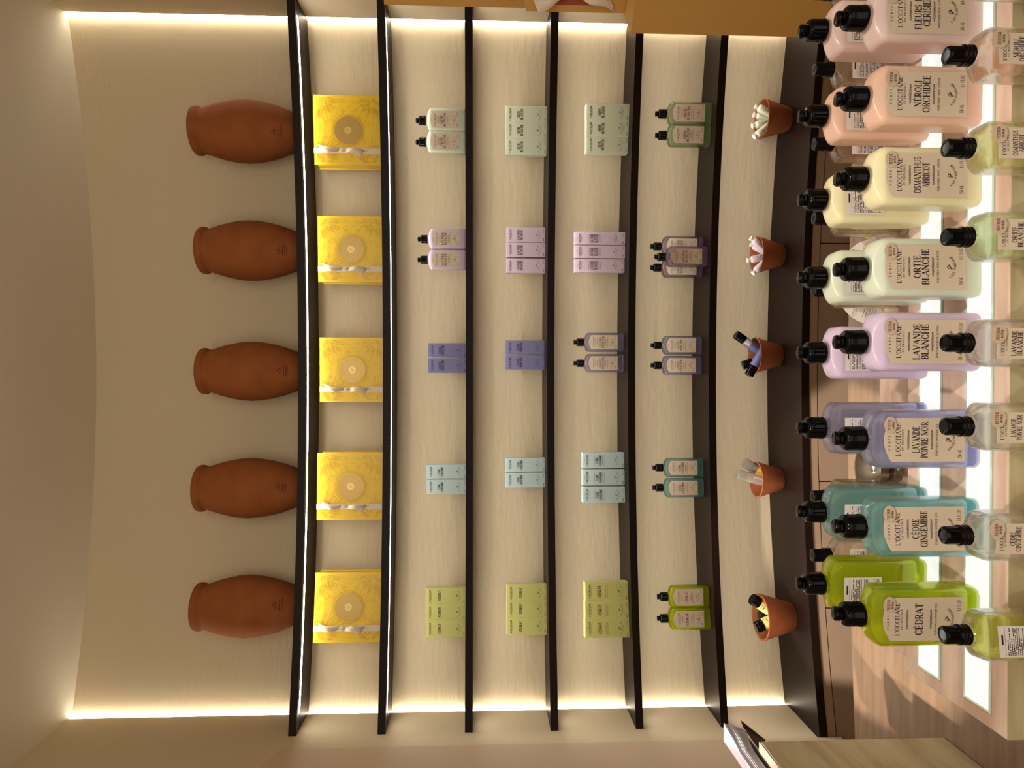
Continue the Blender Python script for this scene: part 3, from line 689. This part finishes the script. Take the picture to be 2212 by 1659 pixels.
def tube(i, px, py, dy, foot, key, label, spin=0):
    f, top, d = in_pot(i, px, py, dy, 0, foot); loc = top - d*.1045
    word = 'pale green' if key == 'ortie' else 'pale lilac'
    t = thing('cream_tube', label, 'tube', loc, 0, word + ' tubes in a flowerpot', tilt_to(loc, top, spin))
    b = ob('tube_body', TUBE[key][0], t); ob('cap', TCM, t); ob('tube_print', TUBE[key][1], b, kind='stuff')
tube(0, 1631, 229, -.02, (-.012, -.012), 'ortie', 'pale green hand cream tube, topmost in the photo in its flowerpot', .1)
tube(0, 1627, 248, 0, (-.004, .0), 'ortie', 'pale green hand cream tube, second from the top in its flowerpot', .5)
tube(0, 1624, 272, 0, (.006, .0), 'ortie', 'pale green hand cream tube, third from the top in its flowerpot', -.5)
tube(0, 1628, 296, -.015, (.018, -.012), 'ortie', 'pale green hand cream tube, bottommost in the photo in its flowerpot', -.3)
tube(1, 1621, 514, -.02, (-.022, -.006), 'lav', 'pale lilac hand cream tube, topmost in the photo in its flowerpot', .2)
tube(1, 1621, 527, .012, (-.016, .012), 'lav', 'pale lilac hand cream tube, second from the top in its flowerpot', .9)
tube(1, 1614, 563, .012, (.006, .010), 'lav', 'pale lilac hand cream tube standing at the back of its flowerpot', 0)
tube(1, 1626, 591, -.02, (.024, -.010), 'lav', 'pale lilac hand cream tube, bottommost in the photo in its flowerpot', -.6)
M_blue = mat('slate_blue_plastic', srgb(104, 104, 148), .35, .45); M_yel = mat('pale_yellow_label', srgb(226, 218, 132), .45, .4)
M_liqy = tinted('yellow_oil', srgb(220, 200, 80), .45, 1)
M_foil = mat('paper_label', srgb(196, 182, 168), .5, .3)
def stick(mats, L_, r, cap_l):
    b = MB(); b.lathe([(r*.9,0),(r,.002),(r,L_-cap_l),(r*.96,L_-cap_l+.001)], 28); c = MB(); c.lathe([(r*1.0,L_-cap_l+.001),(r*1.02,L_-cap_l+.002),(r*1.02,L_-.003),(r*.93,L_)], 28)
    return b.mesh('stick_body', mats[0]), c.mesh('stick_cap', mats[1])
SB, SC = stick((M_blue, M_black), .116, .0165, .040)
mb = MB(); rr = .0167
for k in range(9):
    a0 = -.75 + k*.1667; a1 = a0 + .1667
    mb.add([(rr*math.sin(a0), -rr*math.cos(a0), .052), (rr*math.sin(a1), -rr*math.cos(a1), .052), (rr*math.sin(a1), -rr*math.cos(a1), .074), (rr*math.sin(a0), -rr*math.cos(a0), .074)], [(0,1,2,3)])
MSL = mb.mesh('paper_sticker', M_foil)
for px, py, dy, foot, lb, lab in ((1589, 722, .0, (-.028, .012), 1, 'slate blue stick with black cap and paper sticker, topmost in the photo in its flowerpot'), (1604, 790, .03, (.006, .016), 0, 'black capped stick at the back of its flowerpot'), (1617, 811, -.012, (.046, -.008, .050), 0, 'slate blue stick leaning across the front of its flowerpot')):
    f, top, d = in_pot(2, px, py, dy, 0, foot); loc = top - d*.116
    t = thing('perfume_stick', lab, 'bottle', loc, 0, 'slate blue sticks in a flowerpot', tilt_to(loc, top))
    b = ob('body', SB, t); ob('cap', SC, t)
    if lb: ob('paper_sticker', MSL, b, 'grey white paper sticker')
SB2, SC2 = stick((M_frost, M_frost), .125, .0185, .034)
mb = MB(); mb.lathe([(.0188, .02), (.0188, .075)], 28, cap0=False, cap1=False); MAM = mb.mesh('amber_label', M_amber)
mb = MB(); place_ = lambda u, v: (.0192*math.sin(u/.0192), -.0192*math.cos(u/.0192), v)
text(mb, "L'OCCITANE", 0, 0, .006, .034, place=lambda u, v: place_(.006 + v, .052 + u), bold=1.3); MAP = mb.mesh('bottle_print', M_cream)
mb = MB(); mb.lathe([(.0165, .004), (.0172, .006), (.0172, .070)], 24); MLQ = mb.mesh('clear_liquid', M_clear)
for px, py, dy, foot, lb, lab in ((1608, 999, .018, (-.012, .012), 1, 'clear bottle with amber label, upper in the photo in its flowerpot'), (1592, 1024, -.01, (-.022, -.018), 0, 'clear bottle with white lettering leaning in front in its flowerpot')):
    f, top, d = in_pot(3, px, py, dy, 0, foot); loc = top - d*.125
    t = thing('travel_bottle', lab, 'bottle', loc, 0, 'clear bottles in a flowerpot', tilt_to(loc, top))
    b = ob('body', SB2, t); ob('cap', SC2, t); ob('liquid', MLQ, b)
    if lb: ob('amber_label', MAM, b)
    else: ob('bottle_print', MAP, b, kind='stuff')
SB3, SC3 = stick((M_liqy, M_black), .095, .0205, .030)
mb = MB(); mb.lathe([(.0208, .022), (.0208, .064)], 32, cap0=False, cap1=False); MYL = mb.mesh('yellow_label', M_yel)
mb = MB(); place3 = lambda u, v: (.0213*math.sin(u/.0213), -.0213*math.cos(u/.0213), v)
text(mb, "L'OCCITANE", 0, .058, .004, .022, place=place3, bold=1.2); text(mb, 'CÉDRAT', 0, .049, .006, .020, place=place3, bold=1.4)
for k in range(6): seg(mb, [(-.004+k*.002, .040), (-.003+k*.002, .040)], [.0008]*2, place3)
MYP = mb.mesh('roller_print', M_ink)
for px, py, dy, foot, spin, lab in ((1624, 1293, -.01, (-.020, -.006), -.3, 'yellow roller with black cap, topmost in the photo in its flowerpot'), (1641, 1328, .02, (-.002, .022), .3, 'yellow roller with black cap at the back of its flowerpot'), (1632, 1356, -.012, (.022, -.014), .9, 'yellow roller with black cap, bottommost in the photo in its flowerpot')):
    f, top, d = in_pot(4, px, py, dy, 0, foot); loc = top - d*.095
    t = thing('roller', lab, 'bottle', loc, 0, 'yellow rollers in a flowerpot', tilt_to(loc, top, spin))
    b = ob('body', SB3, t); ob('cap', SC3, t); ob('yellow_label', MYL, b); ob('roller_print', MYP, b, kind='stuff')

# ------------------------------------------------------------------ display table
TZ = EYE.z - .634
TF, TBk = .829, 1.031
TX0, TX1 = -.4385, .62
LZ = TZ - .030
t = thing('display_table', 'travertine display table with two glowing glass strips under the tester bottles', 'table', (0, 0, 0))
s1 = (.8544, .9046); s2 = (.9518, 1.0029); sxl = -.4195
def slab(mb, x0, x1, ya, yb, z0, z1): mb.box(x0, x1, ya, yb, z0, z1)
def trav(name, x0, x1, ya, yb, z0, z1, m=M_trav):
    mb = MB(); mb.bbox(x0, x1, ya, yb, z0, z1, .0015); return ob(name, mb.mesh(name, m), t)
trav('stone_slab', TX0, TX1, TF, s1[0]-.0005, LZ-.03, TZ)
trav('stone_slab', TX0, TX1, s1[1]+.0005, s2[0]-.0005, LZ-.03, TZ)
trav('stone_slab', TX0, TX1, s2[1]+.0005, TBk, LZ-.03, TZ)
for a, b in (s1, s2):
    trav('stone_slab', TX0, sxl-.0005, a-.0004, b+.0004, LZ-.03, TZ)
trav('lower_tier', TX0+.001, TX1, TBk+.001, 1.159, LZ-.03, LZ)
trav('lower_tier', TX0-.002, TX1, .60, TF-.0015, LZ-.045, LZ, M_trav2)
mb = MB(); mb.box(TX0+.05, TX1, .64, 1.11, 0, LZ-.046); ob('table_base', mb.mesh('table_base', M_trav2), t)
mb = MB(); mb.box(TX0, TX1, TF-.0012, TF-.0001, LZ+.0002, TZ-.0015); ob('shaded_front', mb.mesh('shaded_front', M_trav2), t, 'stone front face, its dimmer light painted greyer')  # dimmer light on the slab's front, painted as a greyer sheet
for a, b in (s1, s2):
    mb = MB(); mb.box(sxl+.003, TX1, a+.0035, b-.0035, TZ-.02, TZ+.0008); o = ob('light_strip', mb.mesh('light_strip', M_strip), t, 'white glowing glass strip')
    mb = MB(); mb.box(sxl, sxl+.003, a, b, TZ-.02, TZ+.0006); mb.box(sxl+.003, TX1, a, a+.0035, TZ-.02, TZ+.0006); mb.box(sxl+.003, TX1, b-.0035, b, TZ-.02, TZ+.0006)
    ob('glass_rim', mb.mesh('glass_rim', M_edge), o)

order = ['cerisier', 'neroli', 'osmanthus', 'ortie', 'lavblanche', 'lavnoir', 'cedre', 'cedrat']
KND = {'cerisier': 'lotion', 'neroli': 'lotion', 'osmanthus': 'lotion', 'ortie': 'lotion', 'lavblanche': 'lotion', 'lavnoir': 'gel', 'cedre': 'gel', 'cedrat': 'gel'}
WRD = {'cedre': 'teal', 'cedrat': 'lime green'}
capB = [40, 214, 387, 582, 739, 947, 1137, 1326]
capC = [67, 251, 432, 600, 762, 924, 1105, 1260]
for k, yb, yc in zip(order, capB, capC):
    kd = KND[k]; cl = 'milky' if kd == 'lotion' else 'clear'; w = WRD.get(k, FR[k][0]); noun = 'lotion' if kd == 'lotion' else 'gel'
    Y = .8925; X = atY(1860, yb, Y).x
    t = thing('bottle', '%s %s %s tester bottle with front label, standing on near glowing strip' % (cl, w, noun), 'bottle', (X, Y, TZ+.0011), random.uniform(-.04, .04), 'tester bottles on the near glowing strip')
    t.scale = (.965, 1, 1.033); bottle(t, k, kd, tester=True)
    Y = .9985; X = atY(1770, yc, Y).x
    t = thing('bottle', '%s %s %s tester bottle showing its back, on far glowing strip' % (cl, w, noun), 'bottle', (X, Y, TZ+.0011), random.uniform(-.05, .05), 'tester bottles on the far glowing strip')
    t.scale = (.965, 1, 1.033); bottle(t, k, kd, back=True, bseed=len(k))

# perfume testers
EH = .1434
A0, B0, AN = .0266, .0185, .0112
PRG = (A0, B0, AN, EH, .099, .1135, .1175, .008)
PB = hollow(bottle_rings(*PRG), inner_rings(*PRG, .0032, .009))
PL = MB(); PL.loft([rrect(*q, 7) for q in inner_rings(*PRG, .0036, .0095)[:6]])
mb = MB(); mb.lathe([(.0108,.1145),(.0116,.1152),(.0116,.1176),(.0108,.1181),(.0108,.1187),(.0116,.1192),(.0116,.1216),(.0108,.1221),(.0108,.1227),(.0116,.1232),(.0116,.1262),(.0103,.1270),(.0101,.128),(.0101,.1405),(.0095,.1428),(.0082,EH),(.0055,EH-.0004)], 36)
M_ecap = mb.mesh('spray_cap', M_black)
M_pshell = glass('perfume_glass', (0.985, 0.985, 0.97, 1), 1.45, through=.3)
mb = MB(); mb.box(-.0170, .0170, -.0004, 0, .012, .0954); M_elab = mb.mesh('perfume_label', M_label)
def perf_print(nm):
    m = MB(); y = -.0007
    text(m, "L'OCCITANE", 0, .0898, .0040, .0265, .1, y); text(m, 'EN PROVENCE', 0, .0856, .0018, .0175, .2, y)
    n1 = swidth(nm[0], .1); n2 = swidth(nm[-1], .1); k = min(.0275/max(n1, n2), .0068)
    text(m, nm[0], 0, .0772, .0056, n1*k, .1, y, 1.12)
    if len(nm) > 1: text(m, nm[1], 0, .0704, .0056, n2*k, .1, y, 1.12)
    emblem(m, 0, .036, .005, y); arctext(m, 'EAU DE TOILETTE', 0, .042, .0115, -PI/2, 1.9, .0022, y, False)
    return m.mesh('perfume_print', M_ink)
mb = MB(); disc(mb, 0, 0, .0108, .0088, -.0002, 32, .0002); MSTK2 = mb.mesh('oval_sticker', M_sticker)
LIQ = {'cerisier': srgb(246, 236, 230), 'neroli': srgb(250, 222, 208), 'osmanthus': srgb(244, 244, 190), 'ortie': srgb(232, 246, 206), 'lavblanche': srgb(246, 244, 240), 'lavnoir': srgb(248, 246, 232), 'cedre': srgb(246, 246, 242), 'cedrat': srgb(240, 240, 140)}
PSH = PB.mesh('perfume_body', M_pshell); PLM = {k: PL.mesh('perfume_liquid', tinted('perfume_' + k, tuple(q**.55 for q in c[:3]) + (1,), .05)) for k, c in LIQ.items()}
PPR = {k: perf_print(FR[k][1]) for k in order}
def perfume(t, k, back):
    b = ob('glass_body', PSH, t); ob('liquid', PLM[k], b); ob('spray_cap', M_ecap, t)
    if back:
        s = ob('ingredient_label', MBKL, t); s.location = (-.004, -B0-.0003, .066); s.scale = (.8, 1, 1); ob('ingredient_print', MBKP[len(k) % 4], s, kind='stuff')
    else:
        l = ob('front_label', M_elab, t); l.location = (0, -B0-.0003, 0); ob('label_print', PPR[k], l, kind='stuff')
        s = ob('tester_sticker', MSTK2, t, 'oval beige TESTER sticker'); s.location = (.0105, -B0-.0016, .0955); ob('sticker_print', MSTP, s, kind='stuff')
capA = [-62, 120, 320, 512, 741, 921, 1156, 1371]
ROWD = [('cerisier', -14, 'colourless perfume tester in farthest row, at the top edge of the photo'), ('cerisier', 151, 'colourless perfume tester in farthest row, between pink and peach lotions'), ('neroli', 312, 'peach perfume tester in farthest row, between peach and cream lotions'),
        ('osmanthus', 472, 'yellow perfume tester in farthest row, behind the cream lotion'), ('ortie', 628, 'green tinted perfume tester in farthest row, behind the pale green lotion'),
        ('cedre', 1073, 'colourless perfume tester in farthest row, behind the teal gel'), ('lavblanche', 1199, 'colourless perfume tester in farthest row, between teal and lime gels')]
PN = {'cerisier': 'colourless, at the top edge of the photo', 'neroli': 'peach tinted', 'osmanthus': 'pale yellow', 'ortie': 'pale green', 'lavblanche': 'colourless, in front of the lilac lotion', 'lavnoir': 'colourless, in front of the violet gel', 'cedre': 'colourless, in front of the teal gel', 'cedrat': 'yellow, showing its ingredient label'}
for k, ya in zip(order, capA):
    Y = .778; X = atY(2070, ya, Y).x
    t = thing('perfume_bottle', 'square glass perfume tester in nearest row, ' + PN[k], 'perfume', (X, Y, LZ+.0003), random.uniform(-.06, .06) + (.12 if k == 'cedrat' else 0), 'perfume testers in the nearest row')
    perfume(t, k, k == 'cedrat')
for k, yd, lab in ROWD:
    Y = 1.095; X = atY(1820, yd, Y).x
    t = thing('perfume_bottle', lab, 'perfume', (X, Y, LZ+.0003), random.uniform(-.05, .05), 'perfume testers in the farthest row')
    perfume(t, k, True)

# paper blotters and chrome cup on the far tier
def leaf(label, px, py, Y, w, h, tilt, yel):
    p = atY(px, py, Y); t = thing('scent_blotter', label, 'card', (p.x, Y, LZ+.0003), 0, 'paper scent blotters', (-0.35, tilt, 0))
    n = 12; pts = []
    for i in range(n+1): f = i/n; pts.append((w*math.sin(f*PI)**.8*(1-.25*f), h*f))
    poly = [(x, z) for x, z in pts] + [(-x, z) for x, z in reversed(pts[1:-1])]
    m = MB(); m.loft([[(x, .0006, z) for x, z in poly], [(x, 0, z) for x, z in poly]], smooth=False); c = ob('paper', m.mesh('blotter', M_white), t)
    m = MB(); y = -.0003
    text(m, "L'OCCITANE", 0, h*.72, .003, w*1.1, .1, y); text(m, 'EN PROVENCE', 0, h*.66, .0015, w*.8, .1, y)
    for k in range(5): line(m, -w*.5, h*(.5-.06*k), w*.4, h*(.5-.06*k), .0006, y)
    ob('blotter_print', m.mesh('blotter_print', M_ink2), c, kind='stuff')
    if yel:
        m = MB(); disc(m, 0, h*.38, w*.75, h*.16, -.0001); ob('yellow_print', m.mesh('yellow_print', M_card), c, 'pale yellow printed oval')
leaf('white leaf shaped paper blotter with yellow print, between cream and green bottles', 1880, 530, 1.135, .022, .070, -.30, True)
leaf('plain white paper blotter leaning right behind the cream bottle', 1890, 514, 1.115, .014, .052, .25, False)
leaf('white pointed paper blotter between green and lilac bottles', 1880, 684, 1.14, .021, .068, .3, False)
p = atY(1870, 1014, 1.110)
t = thing('chrome_cup', 'shiny chrome flared cup behind the violet and teal bottles', 'cup', (p.x, 1.110, LZ+.0003)); t.scale = (1.45, 1.25, .78)
mb = MB(); mb.lathe([(.016,0),(.017,.002),(.012,.008),(.012,.016),(.020,.030),(.030,.058),(.031,.060),(.029,.060),(.018,.030),(.008,.020)], 40); ob('cup_body', mb.mesh('cup_body', M_chrome), t)

# ------------------------------------------------------------------ ochre display stands and the gift box on one
d1 = Vector((.69, -.72, 0)).normalized(); d2 = Vector((.72, .69, 0)).normalized()
rzd = math.atan2(d1.y, d1.x)
def oc(label, corner, l1, l2, z1, name):
    t = thing(name, label, 'display stand', (corner.x, corner.y, 0), rzd)
    m = MB(); m.box(0, l1, 0, l2, 0, z1); ob('board', m.mesh('ochre_board', M_ochre), t); return t
OZ = atY(1362, 72, 1.60).z
c = atY(1362, 72, 1.60); oc('low ochre yellow display block under a ribboned gift box, at the top of the photo', c, .32, .27, OZ, 'display_block')
cp = atY(985, 14, 1.98); oc('tall thin ochre yellow panel behind the gift box at the top of the photo', cp, .16, .03, atY(830, 11, 1.98).z, 'display_tower')
gc = atZ(1349, 29, OZ)
t = thing('gift_box', 'ochre gift box with large cream bow standing on the ochre block', 'gift box', (gc.x + d1.x*GW/2, gc.y + d1.y*GW/2, OZ+.0003), rzd)
mo = M_ochre
def gpart(nm, m, mt, par=t): return ob(nm, m.mesh(nm, mt), par)
m = MB(); m.box(-GW/2, GW/2, 0, .10, 0, GW); gpart('box_body', m, mo)
m = MB(); m.box(-GW/2+.016, GW/2-.03, -.0006, 0, .05, GW-.045); gpart('window_slot', m, mat('rust_slot', srgb(150, 70, 30), .6))
m = MB(); m.box(-GW/2+.040, -GW/2+.060, -.0022, -.001, 0, GW+.001); rb = gpart('ribbon', m, M_ribbon)
m = MB(); m.v = []
for sg in (1, -1):
    pts = []; sd = []
    for i in range(10):
        f = i/9; pts.append((-GW/2+.046 - .030*f**1.3 + .006*math.sin(f*PI*2)*sg, -.006 - .016*math.sin(f*PI), GW*.52 + sg*(.006 + .085*f))); w = .004 + .010*f**.6; sd.append((w, 0, w*.5*f**3))
    m.strip(pts, sd, (0, -.001, 0))
m.loft([[(-GW/2+.048 + a, -.008 + b, GW*.52 + zz) for a, b, _ in rrect(.008*k, .007*k, .005*k, 0, 3)] for zz, k in ((-.012, .5), (-.005, 1), (.005, 1), (.012, .5))])
gpart('bow', m, M_ribbon, rb)
m = MB(); text(m, "L'OCCITANE", 0, 0, .006, .03)
m.v = [(-GW/2+.047 - c_, -.0235, GW*.25 + a) for a, b_, c_ in m.v]; o = gpart('ribbon_print', m, M_ink2, rb); o['kind'] = 'stuff'

# ------------------------------------------------------------------ stone bench and catalogue at the lower left of the photo
bz = atZ(2040, 1592, 0); PX, PY = bz.x, bz.y; PZ = atY(1640, 1602, PY).z
t = thing('stone_bench', 'travertine bench along the left wall with a catalogue on top', 'bench', (0, 0, 0))
mb = MB(); mb.bbox(XL+.012, PX, .2, PY, 0, PZ, .004); ob('stone_block', mb.mesh('stone_block', M_trav2), t)
mb = MB(); mb.bbox(XL+.012, PX-.001, .2, PY-.001, PZ, PZ+.001, .0004); ob('polished_top', mb.mesh('polished_top', mat('pale_stone_top', srgb(190, 168, 152), .4, .4)), t)
cx0, cy0 = -1.05, 1.60
t = thing('catalogue', 'thick white paged catalogue with black cover lying on the stone bench', 'book', (cx0, cy0, PZ+.0012))
mb = MB(); mb.prism([(-.955-cx0, 1.30-cy0), (-.955-cx0, 1.838-cy0), (-1.16-cx0, 1.838-cy0), (-1.16-cx0, 1.30-cy0)], 0, .003); ob('back_cover', mb.mesh('back_cover', M_cover), t)
mb = MB(); n = 13
for k in range(n):
    f = k/(n-1); e = .004*math.sin(k*1.1) + .010*(1-(2*f-1)**2); z0 = .0034 + k*.0031; dz = .0013
    poly = [(-.966+e*.5, 1.30), (-.966+e*.5, 1.79), (-.958+e*.6+.010*f, 1.825), (-.938+.012*f, 1.868-.012*(1-f)), (-.975-.075*(1-f), 1.868), (-.975-.075*(1-f), 1.30)]
    m2 = [(x-cx0, y-cy0) for x, y in poly]; lift = [0, 0, .006*f, .016*f, .016*f, 0]
    q = len(m2)
    mb.add([(x, y, z0+l) for (x, y), l in zip(m2, lift)] + [(x, y, z0+.0026+l) for (x, y), l in zip(m2, lift)], [tuple(reversed(range(q))), tuple(range(q, 2*q))] + [(i, (i+1) % q, q+(i+1) % q, q+i) for i in range(q)])
ob('pages', mb.mesh('pages', mat('white_pages', srgb(178, 172, 178), .6)), t, kind='stuff')
org = Vector((cx0, cy0, PZ+.0012))
T_, A_, B_, C_ = (atY(1600, 1557, 1.876)-org, atY(1654, 1600, 1.872)-org, atY(1638, 1618, 1.842)-org, atY(1606, 1572, 1.874)-org)
mb = MB(); nrm = Vector((-.0015, -.002, 0)); vs = [T_, A_, B_, C_]
mb.add(vs + [v - nrm for v in vs], [(0,1,2,3), (7,6,5,4), (0,4,5,1), (1,5,6,2), (2,6,7,3), (3,7,4,0)])
ob('front_cover_flap', mb.mesh('cover_flap', M_cover), t, 'black cover flap hanging over the end')
